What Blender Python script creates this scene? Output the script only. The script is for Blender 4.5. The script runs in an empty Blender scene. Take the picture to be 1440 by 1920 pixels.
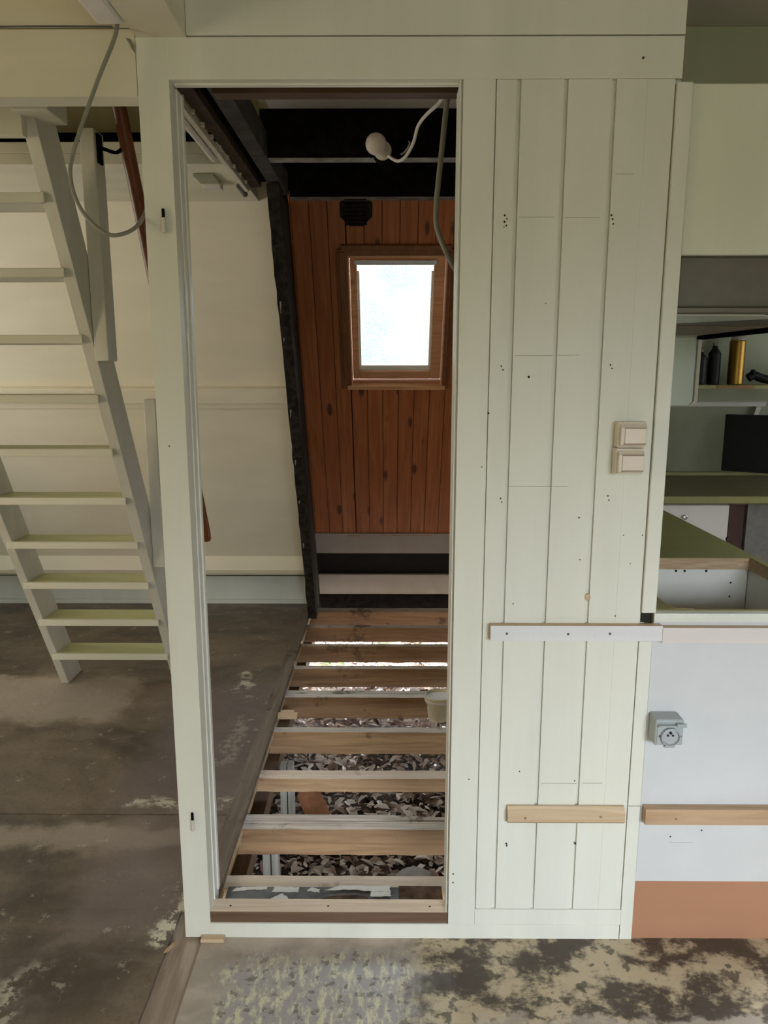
import bpy, math, random
from mathutils import Vector, Matrix
R = math.radians
random.seed(11)
C = bpy.context.scene.collection
sc = bpy.context.scene

# ------------------------------------------------------------------ camera
H = 1.47
cd = bpy.data.cameras.new('camera'); cam = bpy.data.objects.new('camera', cd); C.objects.link(cam)
cd.sensor_fit = 'HORIZONTAL'; cd.sensor_width = 36; cd.lens = 36 * 1393 / 1440
cd.clip_start = 0.02; cd.clip_end = 200
cam.location = (0, 0, H); cam.rotation_euler = (R(90 - 10.7), 0, R(0.38))
sc.camera = cam
# ------------------------------------------------------------------ world, exposure
sc.view_settings.view_transform = 'Standard'; sc.view_settings.look = 'None'
sc.view_settings.gamma = 1; sc.view_settings.use_curve_mapping = False
sc.view_settings.exposure = 0.0
w = bpy.data.worlds.new('sky'); sc.world = w; w.use_nodes = True
wn = w.node_tree.nodes; wl = w.node_tree.links; wn.clear()
wo = wn.new('ShaderNodeOutputWorld'); bg = wn.new('ShaderNodeBackground')
wt = wn.new('ShaderNodeTexCoord'); wz = wn.new('ShaderNodeTexNoise'); wr = wn.new('ShaderNodeValToRGB')
wz.inputs['Scale'].default_value = 2.5
wr.color_ramp.elements[0].color = (0.74, 0.90, 0.92, 1); wr.color_ramp.elements[1].color = (1, 1, 1, 1)
wr.color_ramp.elements[0].position = .35; wr.color_ramp.elements[1].position = .6
wl.new(wt.outputs['Generated'], wz.inputs['Vector']); wl.new(wz.outputs['Fac'], wr.inputs['Fac'])
wl.new(wr.outputs['Color'], bg.inputs['Color']); bg.inputs['Strength'].default_value = 3.0
wl.new(bg.outputs[0], wo.inputs[0])
# ------------------------------------------------------------------ lights (daylight at windows and under the house, plus one added fill)
def area(name, loc, target, sx, sy, power, col, spread=180):
    l = bpy.data.lights.new(name, 'AREA'); l.shape = 'RECTANGLE'; l.size = sx; l.size_y = sy
    l.energy = power; l.color = col; l.spread = R(spread)
    o = bpy.data.objects.new(name, l); C.objects.link(o); o.location = loc
    o.rotation_euler = (Vector(target) - Vector(loc)).to_track_quat('-Z', 'Y').to_euler()
    return o
area('daylight_hall_window', (1.2, -1.85, 1.66), (0.70, 1.72, -1.15), 1.5, 0.7, 35, (0.80, 0.89, 1.0), 76)
area('daylight_hall_garden', (0.2, -1.85, 1.2), (-0.6, 1.72, 1.6), 2.4, 0.9, 5.0, (0.96, 0.86, 0.06), 160)
area('daylight_stair_window', (-2.85, 2.7, 1.35), (0.3, 3.7, 1.0), 1.5, 1.3, 7.2, (1.0, 0.82, 0.60), 110)
area('fill_left_hall', (-2.95, 0.2, 1.3), (-0.6, 1.72, 1.5), 1.0, 1.0, 20, (1.0, 0.86, 0.56), 170)  # added fill lamp for the left fascia; no window in the wall here
area('daylight_kitchen_window', (2.45, 3.0, 1.45), (1.2, 3.0, 0.9), 0.9, 0.7, 0.7, (0.98, 0.95, 0.75), 150)
sl_ = bpy.data.lights.new('overcast_sun', 'SUN'); sl_.energy = 75; sl_.angle = R(75); sl_.color = (0.93, 0.95, 1.0)
so_ = bpy.data.objects.new('overcast_sun', sl_); C.objects.link(so_); so_.location = (1, 8, 6)
so_.rotation_euler = Vector((-.30, -.72, -.78)).to_track_quat('-Z', 'Y').to_euler()
area('daylight_under_house', (0.1, 5.15, 0.42), (0.0, 3.3, -0.5), 1.8, 0.4, 34, (0.95, 0.98, 1.0), 170)

# ------------------------------------------------------------------ material helpers
MATS = {}
class NB:
    def __init__(s, name, rough=.6, spec=.35, metal=0):
        s.m = bpy.data.materials.new(name); s.m.use_nodes = True
        s.t = s.m.node_tree; s.n = s.t.nodes; s.l = s.t.links
        s.b = s.n['Principled BSDF']
        s.b.inputs['Roughness'].default_value = rough; s.b.inputs['Metallic'].default_value = metal
        s.b.inputs['Specular IOR Level'].default_value = spec
        s.tc = s.n.new('ShaderNodeTexCoord'); MATS[name] = s.m
    def vec(s, scale=(1, 1, 1), loc=(0, 0, 0), rot=(0, 0, 0)):
        k = s.n.new('ShaderNodeMapping'); k.inputs['Scale'].default_value = scale
        k.inputs['Location'].default_value = loc; k.inputs['Rotation'].default_value = rot
        s.l.new(s.tc.outputs['Object'], k.inputs['Vector']); return k.outputs[0]
    def noise(s, scale, detail=4, vec=None, rough=.55, dist=0):
        k = s.n.new('ShaderNodeTexNoise'); k.inputs['Scale'].default_value = scale
        k.inputs['Detail'].default_value = detail; k.inputs['Roughness'].default_value = rough
        k.inputs['Distortion'].default_value = dist
        s.l.new(vec if vec else s.tc.outputs['Object'], k.inputs['Vector']); return k.outputs['Fac']
    def vor(s, scale, vec=None, feat='F1'):
        k = s.n.new('ShaderNodeTexVoronoi'); k.feature = feat; k.inputs['Scale'].default_value = scale
        s.l.new(vec if vec else s.tc.outputs['Object'], k.inputs['Vector']); return k.outputs['Distance']
    def mr(s, v, a, b, c=0, d=1, smooth=True):
        k = s.n.new('ShaderNodeMapRange'); k.interpolation_type = 'SMOOTHSTEP' if smooth else 'LINEAR'
        for i, x in enumerate((a, b, c, d)): k.inputs[i + 1].default_value = x
        s.l.new(v, k.inputs[0]); return k.outputs[0]
    def math(s, op, a, b=None):
        k = s.n.new('ShaderNodeMath'); k.operation = op
        for i, x in enumerate((a, b)):
            if x is None: continue
            if isinstance(x, (int, float)): k.inputs[i].default_value = x
            else: s.l.new(x, k.inputs[i])
        return k.outputs[0]
    def mul(s, *a):
        r = a[0]
        for x in a[1:]: r = s.math('MULTIPLY', r, x)
        return r
    def xyz(s):
        k = s.n.new('ShaderNodeSeparateXYZ'); s.l.new(s.tc.outputs['Object'], k.inputs[0]); return k.outputs
    def box(s, x0, x1, y0, y1, f=.03, jit=None):
        o = s.xyz(); X, Y = o[0], o[1]
        if jit is not None:
            X = s.math('ADD', X, jit); Y = s.math('ADD', Y, jit)
        return s.mul(s.mr(X, x0 - f, x0 + f), s.mr(X, x1 - f, x1 + f, 1, 0), s.mr(Y, y0 - f, y0 + f), s.mr(Y, y1 - f, y1 + f, 1, 0))
    def mix(s, fac, a, b):
        k = s.n.new('ShaderNodeMix'); k.data_type = 'RGBA'
        if isinstance(fac, (int, float)): k.inputs[0].default_value = fac
        else: s.l.new(fac, k.inputs[0])
        for i, x in ((6, a), (7, b)):
            if isinstance(x, tuple): k.inputs[i].default_value = (*x, 1)
            else: s.l.new(x, k.inputs[i])
        return k.outputs[2]
    def color(s, c):
        if isinstance(c, tuple): s.b.inputs['Base Color'].default_value = (*c, 1)
        else: s.l.new(c, s.b.inputs['Base Color'])
    def bump(s, h, strength=.2, dist=.01):
        k = s.n.new('ShaderNodeBump'); k.inputs['Strength'].default_value = strength
        k.inputs['Distance'].default_value = dist
        s.l.new(h, k.inputs['Height']); s.l.new(k.outputs[0], s.b.inputs['Normal'])

def lin(r, g, b): return tuple(((c / 255 + .055) / 1.055) ** 2.4 if c > 10 else c / 255 / 12.92 for c in (r, g, b))

def paint(name, col, var=.06, rough=.5, streak=(1, 1, .12), bump=.12, dirt=None, dirtamt=.35):
    b = NB(name, rough)
    n1 = b.noise(9, 5, b.vec(streak)); n2 = b.noise(1.3, 3)
    dk = tuple(c * (1 - var * 2) for c in col); lt = tuple(min(1, c * (1 + var)) for c in col)
    c = b.mix(b.mr(n1, .3, .7), dk, lt)
    c = b.mix(b.mr(n2, .35, .7, 0, .35), c, tuple(x * y for x, y in zip(col, (.93, .9, .82))))
    if dirt:
        d = b.mr(b.noise(34, 6, b.vec((1, 1, .6)), .7), .66, .78, 0, dirtamt); c = b.mix(d, c, dirt)
    b.color(c); b.bump(b.noise(140, 3, b.vec((1, 1, .15))), bump, .002); return b.m

def wood(name, c1, c2, axis='x', scale=1, rough=.6, knots=True, dark=None, bump=.3):
    b = NB(name, rough)
    oi = b.n.new('ShaderNodeObjectInfo'); sh = b.n.new('ShaderNodeVectorMath'); sh.operation = 'MULTIPLY_ADD'
    b.l.new(oi.outputs['Random'], sh.inputs[0]); sh.inputs[1].default_value = (13.7, 5.3, 9.1); b.l.new(b.tc.outputs['Object'], sh.inputs[2])
    class _T: outputs = {'Object': sh.outputs[0]}
    b.tc = _T
    st = {'x': (.06, 1, 1), 'y': (1, .06, 1), 'z': (1, 1, .06)}[axis]
    v = b.vec(tuple(q * scale for q in st))
    g = b.noise(38, 6, v, .6, 1.2); g2 = b.noise(8, 3, v)
    c = b.mix(b.mr(g, .3, .7), c1, c2)
    c = b.mix(b.mr(g2, .4, .7, 0, .5), c, tuple((p + q) / 2 * .75 for p, q in zip(c1, c2)))
    if knots:
        s2 = {'x': (.45, 1, 1), 'y': (1, .45, 1), 'z': (1, 1, .45)}[axis]
        k = b.vor(5.5 * scale, b.vec(s2)); c = b.mix(b.mr(k, .07, .15, .75, 0), c, tuple(x * .3 for x in c1))
    if dark:
        c = b.mix(b.mr(b.noise(5, 8, None, .72), .56, .64, 0, .85), c, dark)
    b.color(c); b.bump(g, bump, .003); return b.m

def plain(name, col, rough=.5, metal=0, var=.12, scale=30, bump=0, spec=.35):
    b = NB(name, rough, spec, metal)
    n = b.noise(scale, 4)
    b.color(b.mix(b.mr(n, .3, .7), tuple(c * (1 - var) for c in col), tuple(min(1, c * (1 + var)) for c in col)))
    if bump: b.bump(b.noise(scale * 3, 3), bump, .003)
    return b.m

M_wall = paint('cream_wall_paint', (.70, .695, .625), .03, .45, dirt=(.30, .27, .20), dirtamt=.12)
M_fascia = paint('cream_beam_paint', (.66, .62, .50), .03, .55, (.12, 1, 1))
M_slope = paint('cream_slope_paint', (.68, .62, .50), .02, .6, (.3, 1, 1), .05)
M_olive = paint('dull_green_paint', (.30, .30, .22), .04, .6)
M_loft = paint('loft_dark_paint', (.40, .34, .20), .05, .7)
M_ceil = paint('ceiling_paint', (.62, .57, .54), .02, .7)
M_stair = paint('stair_cream_paint', (.66, .63, .52), .04, .5, (.15, 1, 1), .12, (.25, .22, .12), .15)
M_string = paint('stringer_paint', (.66, .63, .56), .04, .45)
M_tread = paint('worn_tread_paint', (.50, .49, .26), .08, .55, (.2, 1, 1))
M_whitew = paint('white_inner_laminate', (.80, .78, .72), .015, .4, (1, 1, 1), .02)
M_white = paint('white_laminate', (.60, .605, .615), .015, .35, (1, 1, 1), .02)
M_lwall = paint('outer_white_board', (.30, .27, .245), .04, .7)
M_black = plain('tar_black', (.008, .007, .007), 1.0, var=.4, scale=25, bump=.2, spec=0)
M_hole = plain('hole_black', (.02, .018, .015), .9)
M_tar = plain('tarred_timber', (.050, .046, .046), .8, var=.35, scale=12, bump=.4, spec=.2)
M_tarb = plain('tarred_brown_timber', (.060, .042, .030), .8, var=.35, scale=16, bump=.4, spec=.2)
M_crack = plain('hair_crack', (.34, .31, .22), .9)  # dark tone of the hairline cracks
M_joist = wood('joist_wood', (.22, .125, .065), (.36, .22, .12), 'x', 1, .65, dark=(.10, .055, .03))
M_joistl = wood('joist_planed_wood', (.36, .225, .125), (.50, .33, .20), 'x', 1, .6, dark=(.25, .14, .08))
M_joistt = wood('joist_pale_lit_top', (.66, .52, .42), (.80, .68, .58), 'x', 1, .6, dark=(.42, .28, .19))  # top faces coloured paler in place of light falling on them
M_jtop = wood('joist_weathered_lit_top', (.42, .36, .32), (.68, .61, .56), 'x', 1.4, .7, dark=(.12, .09, .07))  # weathered tone, made paler for the light on the joist tops
M_batten = wood('pine_batten_wood', (.50, .36, .225), (.62, .47, .32), 'x', 1, .55)
M_sill = wood('sill_plank_wood', (.60, .46, .34), (.76, .62, .49), 'x', 1.2, .6)
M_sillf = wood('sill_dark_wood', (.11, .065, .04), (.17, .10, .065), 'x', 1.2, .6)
M_rail = wood('red_brown_rail_wood', (.13, .040, .010), (.19, .062, .018), 'z', 1, .35, knots=False)
M_wframe = wood('window_pine', (.58, .29, .15), (.74, .42, .25), 'x', 1, .35, knots=True)
M_trimw = wood('dark_pine_trim', (.17, .062, .022), (.26, .10, .038), 'z', 1, .4, knots=False)
M_brownp = paint('brown_plinth', (.40, .20, .118), .03, .5, (.1, 1, 1))
M_switch = plain('ivory_plastic', (.70, .62, .52), .35, var=.02)
M_grey = plain('grey_plastic', (.35, .375, .38), .4, var=.03)
M_greyd = plain('dark_grey_plastic', (.10, .10, .10), .5)
M_cable = plain('grey_cable_sheath', (.23, .215, .18), .45, var=.05)
M_whcable = plain('white_cable_sheath', (.72, .68, .66), .4, var=.03)
M_duct = paint('white_duct_plastic', (.62, .57, .50), .04, .5)
M_metal = plain('brushed_steel', (.45, .44, .42), .35, 1, .05)
M_hood = plain('grey_hood_enamel', (.135, .118, .088), .4, .1, .05)
M_gold = plain('gold_can_metal', (.25, .14, .03), .34, .9, .05)
M_bulb = plain('frosted_bulb', (.72, .62, .60), .25, var=.02)
M_bottle = plain('dark_bottle', (.008, .008, .009), .45, spec=.15)
M_bucket = plain('dirty_cream_plastic', (.66, .60, .46), .5, var=.1, scale=14)
M_chip = wood('chipboard_edge', (.44, .30, .18), (.62, .46, .30), 'x', 3, .8, knots=False, bump=.6)
M_olivetop = paint('olive_worktop', (.25, .235, .085), .03, .45, (.4, 1, 1), .03)
M_oliveedge = paint('olive_shelf_edge', (.24, .22, .09), .04, .5)
M_paper = NB('torn_paper'); _b = M_paper
_b.color(_b.mix(_b.mr(_b.noise(120, 5, _b.vec((.4, 2, 1)), .7), .62, .70, 0, .6), (.93, .94, .96), (.25, .25, .28))); M_paper = _b.m
M_slate = plain('grey_roofing_sheet', (.16, .165, .18), .7, var=.45, scale=9, bump=.3)
M_soil = plain('brown_fibre', (.13, .08, .055), .95, var=.5, scale=25, bump=.8)
M_pier = wood('grey_post_wood', (.34, .33, .32), (.50, .49, .47), 'z', 2, .8, knots=False)
M_brick = plain('orange_brick', (.42, .19, .10), .9, var=.25, scale=14, bump=.4)
M_stone = plain('grey_stone', (.30, .27, .25), .9, var=.2, scale=10, bump=.4)
M_roof = plain('outer_roof', (.012, .010, .009), .9, spec=.1)

def mk_pine():
    b = NB('stained_pine_boards', .42)
    o = b.xyz()
    idx = b.math('FLOOR', b.math('DIVIDE', b.math('ADD', o[0], 10.0), .0817))
    cmb = b.n.new('ShaderNodeCombineXYZ'); b.l.new(o[0], cmb.inputs[0])
    b.l.new(b.mul(b.math('ADD', o[2], b.mul(idx, 3.7)), 1.0), cmb.inputs[2]); b.l.new(b.mul(idx, 1.31), cmb.inputs[1])
    mp = b.n.new('ShaderNodeMapping'); mp.inputs['Scale'].default_value = (1, 1, .05); b.l.new(cmb.outputs[0], mp.inputs[0])
    g = b.noise(45, 5, mp.outputs[0], .6, .8)
    mp2 = b.n.new('ShaderNodeMapping'); mp2.inputs['Scale'].default_value = (1.6, 1, .55); b.l.new(cmb.outputs[0], mp2.inputs[0])
    k = b.vor(6.5, mp2.outputs[0])
    tone = b.n.new('ShaderNodeTexWhiteNoise'); tone.noise_dimensions = '1D'; b.l.new(idx, tone.inputs['W'])
    c = b.mix(b.mr(g, .3, .7), (.30, .085, .028), (.44, .150, .052))
    c = b.mix(b.mr(tone.outputs['Value'], 0, 1, 0, .35), c, (.28, .07, .020))
    c = b.mix(b.mr(k, .09, .19, .85, 0), c, (.055, .015, .006))
    b.color(c); b.bump(g, .15, .002); return b.m
M_pine = mk_pine()

def mk_floor():
    b = NB('worn_floor_sheet', .42, .4)
    wob = b.mr(b.noise(7, 6, None, .65), .2, .8, -.07, .07, False)
    big = b.noise(1.6, 6, b.vec((1, 1.6, 1)), .62, .6); mid = b.noise(6, 7, b.vec((1, 1.5, 1)), .65, .4); fine = b.noise(60, 5)
    c = b.mix(b.mr(big, .36, .66), (.066, .049, .032), (.18, .135, .092))
    c = b.mix(b.mr(mid, .42, .7, 0, .5), c, (.20, .155, .115))
    c = b.mix(b.mr(fine, .45, .75, 0, .35), c, (.05, .04, .03))
    lightb = (.33, .265, .20)
    c = b.mix(b.mul(b.box(-3, -.6, 2.10, 2.20, .03, wob), .75), c, lightb)                       # pale band beside the sheet joint
    c = b.mix(b.mul(b.box(-3, -1.18, 2.95, 3.42, .05, wob), .85), c, (.34, .28, .22))            # pale patch at the stair foot
    c = b.mix(b.mul(b.box(-.9, -.54, 1.72, 2.25, .06, wob), .5), c, (.22, .17, .145))
    c = b.mix(b.mul(b.box(-.95, -.5, 2.3, 3.35, .08, wob), .7), c, (.145, .110, .105))           # purple brown zone by the hole
    sp = b.mr(b.noise(13, 8, None, .72), .60, .645)
    crust = (.60, .54, .42)
    for q, a in (((-.61, -.50, 1.70, 1.98), .95), ((-.92, -.52, 2.31, 2.345), .85), ((-.72, -.66, 3.28, 3.5), .9), ((-.93, -.88, 1.42, 1.60), .6), ((-.66, -.6, 2.6, 3.0), .25)):
        msk = b.box(*q, .025, wob)
        c = b.mix(b.mul(msk, b.mr(b.noise(22, 9, None, .75), .48, .53), a), c, crust)
    c = b.mix(b.mul(sp, .5), c, (.42, .38, .30))
    # strip of floor in front of the doorway
    hall = b.box(-.49, 3, -3, 1.76, .003)
    h = b.mix(b.mr(mid, .4, .65), (.30, .25, .20), (.43, .36, .30))
    glue = b.mul(b.box(-.40, .17, 1.2, 1.655, .03, wob), 1.0)
    g2 = b.mix(b.mr(b.noise(30, 9, b.vec((1.6, .6, 1)), .75), .47, .60), (.30, .27, .25), (.54, .49, .34))
    g2 = b.mix(b.mr(b.noise(40, 5), .56, .62, 0, .7), g2, (.10, .08, .06))
    h = b.mix(glue, h, g2)
    rt = b.box(.06, 3, 1.2, 1.9, .06, wob)
    g3 = b.mix(b.mr(b.noise(6, 9, b.vec((1, 1.3, 1)), .72, .1), .45, .56), (.065, .048, .034), (.42, .34, .22))
    g3 = b.mix(b.mr(b.noise(24, 8), .56, .62, 0, .8), g3, (.06, .045, .03))
    h = b.mix(rt, h, g3)
    h = b.mix(b.mul(b.box(.2, 3, 1.2, 1.475, .01, wob), .7), h, (.42, .35, .28))
    c = b.mix(hall, c, h)
    b.color(c); b.bump(b.math('ADD', mid, b.mul(fine, .3)), .35, .01)
    b.l.new(b.mr(mid, .3, .7, .30, .60), b.b.inputs['Roughness'])
    return b.m
M_floor = mk_floor()

def mk_leaf():
    b = NB('dry_leaves', .75)
    oi = b.n.new('ShaderNodeNewGeometry')
    r = oi.outputs['Random Per Island']
    k = b.n.new('ShaderNodeValToRGB'); cr = k.color_ramp
    cr.elements[0].color = (.16, .09, .065, 1); cr.elements[1].color = (.88, .82, .77, 1)
    for p, c in ((.25, (.36, .25, .19)), (.45, (.62, .51, .45)), (.7, (.80, .71, .65))):
        e = cr.elements.new(p); e.color = (*c, 1)
    b.l.new(r, k.inputs[0]); b.color(k.outputs[0]); return b.m
M_leaf = mk_leaf()
def mk_ground():
    b = NB('soil_ground', .95)
    c = b.mix(b.mr(b.noise(14, 8, None, .7), .42, .6), (.030, .020, .014), (.14, .095, .07))
    yy = b.xyz()[1]
    gr = b.mix(b.mr(b.noise(9, 6), .45, .6), (.13, .115, .10), (.10, .14, .05))
    c = b.mix(b.mr(yy, 4.3, 4.9), c, gr)
    b.color(c); b.bump(b.noise(30, 6), .8, .02); return b.m
M_ground = mk_ground()
def mk_glass(name, ca, cb2):
    m = bpy.data.materials.new(name); m.use_nodes = True; t = m.node_tree; n = t.nodes; l = t.links; n.clear()
    out = n.new('ShaderNodeOutputMaterial'); tc = n.new('ShaderNodeTexCoord')
    tr = n.new('ShaderNodeBsdfTransparent'); tl = n.new('ShaderNodeBsdfTranslucent'); gl = n.new('ShaderNodeBsdfGlossy'); gl.inputs['Roughness'].default_value = .05
    ns = n.new('ShaderNodeTexNoise'); ns.inputs['Scale'].default_value = 130; ns.inputs['Detail'].default_value = 3
    nb = n.new('ShaderNodeTexNoise'); nb.inputs['Scale'].default_value = 6
    l.new(tc.outputs['Object'], ns.inputs['Vector']); l.new(tc.outputs['Object'], nb.inputs['Vector'])
    r1 = n.new('ShaderNodeMapRange'); r1.inputs[1].default_value = .5; r1.inputs[2].default_value = .62
    l.new(ns.outputs['Fac'], r1.inputs[0])
    sx = n.new('ShaderNodeSeparateXYZ'); l.new(tc.outputs['Object'], sx.inputs[0])
    r2 = n.new('ShaderNodeMapRange'); r2.inputs[1].default_value = .12; r2.inputs[2].default_value = -.06; l.new(sx.outputs[0], r2.inputs[0])
    r3 = n.new('ShaderNodeMapRange'); r3.inputs[1].default_value = .35; r3.inputs[2].default_value = .6; l.new(nb.outputs['Fac'], r3.inputs[0])
    m1 = n.new('ShaderNodeMath'); m1.operation = 'MULTIPLY'; l.new(r1.outputs[0], m1.inputs[0]); l.new(r2.outputs[0], m1.inputs[1])
    m2 = n.new('ShaderNodeMath'); m2.operation = 'MULTIPLY'; l.new(m1.outputs[0], m2.inputs[0]); l.new(r3.outputs[0], m2.inputs[1])
    mc = n.new('ShaderNodeMix'); mc.data_type = 'RGBA'; mc.inputs[6].default_value = (*ca, 1); mc.inputs[7].default_value = (*cb2, 1)
    l.new(m2.outputs[0], mc.inputs[0]); l.new(mc.outputs[2], tr.inputs[0])
    mx = n.new('ShaderNodeMixShader'); mx.inputs[0].default_value = .02; tl.inputs[0].default_value = (.9, .95, .95, 1)
    l.new(tr.outputs[0], mx.inputs[1]); l.new(tl.outputs[0], mx.inputs[2])
    my = n.new('ShaderNodeMixShader'); my.inputs[0].default_value = .04; l.new(mx.outputs[0], my.inputs[1]); l.new(gl.outputs[0], my.inputs[2])
    l.new(my.outputs[0], out.inputs[0]); return m
M_glass = mk_glass('window_glass', (.93, .96, .96), (.9, .95, .95))
M_wet = mk_glass('misted_wet_glass', (.54, .57, .575), (.34, .45, .47))

# ------------------------------------------------------------------ mesh helpers
class MB:
    def __init__(s): s.v = []; s.f = []; s.m = []; s.x = None
    def add(s, vs, fs, mi=0):
        b = len(s.v)
        s.v += [s.x @ Vector(q) if s.x else Vector(q) for q in vs]
        for k, f in enumerate(fs):
            s.f.append(tuple(b + i for i in f)); s.m.append(mi if isinstance(mi, int) else mi[k])
        return s
    def box(s, x0, x1, y0, y1, z0, z1, mi=0, mats=None):
        # face order: bottom, top, front(-y), back(+y), left(-x), right(+x)
        vs = [(x0, y0, z0), (x1, y0, z0), (x1, y1, z0), (x0, y1, z0), (x0, y0, z1), (x1, y0, z1), (x1, y1, z1), (x0, y1, z1)]
        fs = [(0, 3, 2, 1), (4, 5, 6, 7), (0, 1, 5, 4), (2, 3, 7, 6), (3, 0, 4, 7), (1, 2, 6, 5)]
        return s.add(vs, fs, mats if mats else mi)
    def prism(s, poly, axis, a, b, mi=0):
        # poly: 2-D points; axis 'x': (y,z) extruded in x; 'z': (x,y); 'y': (x,z)
        n = len(poly)
        P = {'x': lambda p, t: (t, p[0], p[1]), 'y': lambda p, t: (p[0], t, p[1]), 'z': lambda p, t: (p[0], p[1], t)}[axis]
        vs = [P(p, a) for p in poly] + [P(p, b) for p in poly]
        fs = [tuple(range(n))[::-1], tuple(range(n, 2 * n))] + [(i, (i + 1) % n, n + (i + 1) % n, n + i) for i in range(n)]
        return s.add(vs, fs, mi)
    def tube(s, pts, r, seg=10, mi=0, flat=1.0):
        pts = [Vector(p) for p in pts]; rings = []; up = Vector((.13, .31, .94)).normalized()
        vs = []; n = len(pts)
        for i, p in enumerate(pts):
            d = (pts[min(i + 1, n - 1)] - pts[max(i - 1, 0)]).normalized()
            a = d.cross(up)
            if a.length < 1e-3: a = d.cross(Vector((1, 0, 0)))
            a.normalize(); bb = a.cross(d)
            rr = r[i] if isinstance(r, (list, tuple)) else r
            for k in range(seg):
                t = 2 * math.pi * k / seg; vs.append(tuple(p + a * math.cos(t) * rr + bb * math.sin(t) * rr * flat))
        fs = []
        for i in range(n - 1):
            for k in range(seg):
                fs.append((i * seg + k, i * seg + (k + 1) % seg, (i + 1) * seg + (k + 1) % seg, (i + 1) * seg + k))
        fs.append(tuple(range(seg))[::-1]); fs.append(tuple(range((n - 1) * seg, n * seg)))
        return s.add(vs, fs, mi)
    def lathe(s, prof, o, d=(0, 0, 1), seg=28, mi=0):
        d = Vector(d).normalized(); pts = [Vector(o) + d * h for r, h in prof]
        a = d.cross(Vector((.3, .1, 1)) if abs(d.z) < .9 else Vector((1, 0, 0))).normalized(); b = a.cross(d)
        vs = []
        for (r, h), p in zip(prof, pts):
            for k in range(seg):
                t = 2 * math.pi * k / seg; vs.append(tuple(p + a * math.cos(t) * r + b * math.sin(t) * r))
        fs = []; n = len(prof)
        for i in range(n - 1):
            for k in range(seg): fs.append((i * seg + k, i * seg + (k + 1) % seg, (i + 1) * seg + (k + 1) % seg, (i + 1) * seg + k))
        fs.append(tuple(range(seg))[::-1]); fs.append(tuple(range((n - 1) * seg, n * seg)))
        return s.add(vs, fs, mi)

def smooth_pts(pts, n=8):
    P = [Vector(p) for p in pts]; P = [P[0] * 2 - P[1]] + P + [P[-1] * 2 - P[-2]]; out = []
    for i in range(1, len(P) - 2):
        for k in range(n):
            t = k / n; a, b, c, d = P[i - 1:i + 3]
            out.append(.5 * ((2 * b) + (c - a) * t + (2 * a - 5 * b + 4 * c - d) * t * t + (3 * b - a - 3 * c + d) * t ** 3))
    out.append(P[-2]); return out

ORG = {}
def obj(name, mb, mats, parent=None, bevel=0, smooth=False, origin=None, seg=2):
    if not isinstance(mats, (list, tuple)): mats = [mats]
    if parent is not None: org = ORG[parent.name]
    else:
        if origin is None:
            lo = [min(v[i] for v in mb.v) for i in range(3)]; hi = [max(v[i] for v in mb.v) for i in range(3)]
            origin = ((lo[0] + hi[0]) / 2, (lo[1] + hi[1]) / 2, lo[2])
        org = Vector(origin)
    me = bpy.data.meshes.new(name); me.from_pydata([v - org for v in mb.v], [], mb.f); me.update()
    for m in mats: me.materials.append(m)
    me.polygons.foreach_set('material_index', mb.m)
    if smooth: me.polygons.foreach_set('use_smooth', [True] * len(me.polygons))
    import bmesh
    bm = bmesh.new(); bm.from_mesh(me); bmesh.ops.recalc_face_normals(bm, faces=bm.faces); bm.to_mesh(me); bm.free()
    o = bpy.data.objects.new(name, me); C.objects.link(o)
    if parent is not None: o.parent = parent
    else: o.location = org
    ORG[o.name] = org
    if bevel:
        k = o.modifiers.new('bevel', 'BEVEL'); k.width = bevel; k.segments = seg; k.limit_method = 'ANGLE'; k.harden_normals = False
    if smooth:
        k = o.modifiers.new('ws', 'WEIGHTED_NORMAL'); k.keep_sharp = True
        me.set_sharp_from_angle(angle=R(40))
    return o
def thing(name, label, cat, loc, group=None, kind=None):
    o = bpy.data.objects.new(name, None); C.objects.link(o); o.location = loc; ORG[o.name] = Vector(loc)
    if label: o['label'] = label
    if cat: o['category'] = cat
    if group: o['group'] = group
    if kind: o['kind'] = kind
    o.empty_display_size = .1
    return o
def tag(o, label, cat, group=None, kind=None):
    o['label'] = label; o['category'] = cat
    if group: o['group'] = group
    if kind: o['kind'] = kind
    return o
W0 = (0, 0, 0)
def struct(name, mb, mats, label, cat, bevel=0, parent=None):
    o = obj(name, mb, mats, parent, bevel, origin=W0)
    if parent is None: tag(o, label, cat, None, 'structure')
    return o

# sloping roof wall: coordinates x, s (up the slope), d (out of the slope, into the room)
SY = 4.674; UY, UZ = -.4740, .8805; NY, NZ = -.8805, -.4740
SLM = Matrix(((1, 0, 0, 0), (0, NY, UY, SY), (0, NZ, UZ, 0), (0, 0, 0, 1)))   # local (x, d, s) -> world
def slp(x, s, d=0): return SLM @ Vector((x, d, s))

# =================================================================== SETTING
D = 1.72
# ---- floor
m = MB()
FZ = -.022
m.box(-3.1, -.575, -2.1, D + .02, FZ, 0)                     # hall floor, left
m.box(-.492, 2.7, -2.1, D + .02, FZ, 0)                      # hall floor, right
m.box(-3.1, -.487, D + .10, 2.2695, FZ, 0)
m.box(-3.1, -.575, D + .02, D + .10, FZ, 0)
m.box(-3.1, -.485, 2.2750, 4.66, FZ, 0)
m.box(-3.1, -.487, 2.25, 2.29, -.05, -.0225, 1)
m.box(.60, 2.7, D + .02, 4.66, FZ, 0)
struct('floor', m, [M_floor, M_hole], 'worn brown sheet floor with pale glue stains and peeled patches', 'floor', .0015)
m = MB().box(-.575, -.492, -2.1, D + .10, -.03, -.009)
struct('floor', m, [wood('track_wood', (.24, .17, .12), (.44, .35, .28), 'y', 1, .6, knots=False)], 'narrow sunken wooden floor strip running up to the white post', 'floor', .001)
m = MB().box(-.505, -.4855, 1.83, 4.5, -.045, -.0225)
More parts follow.
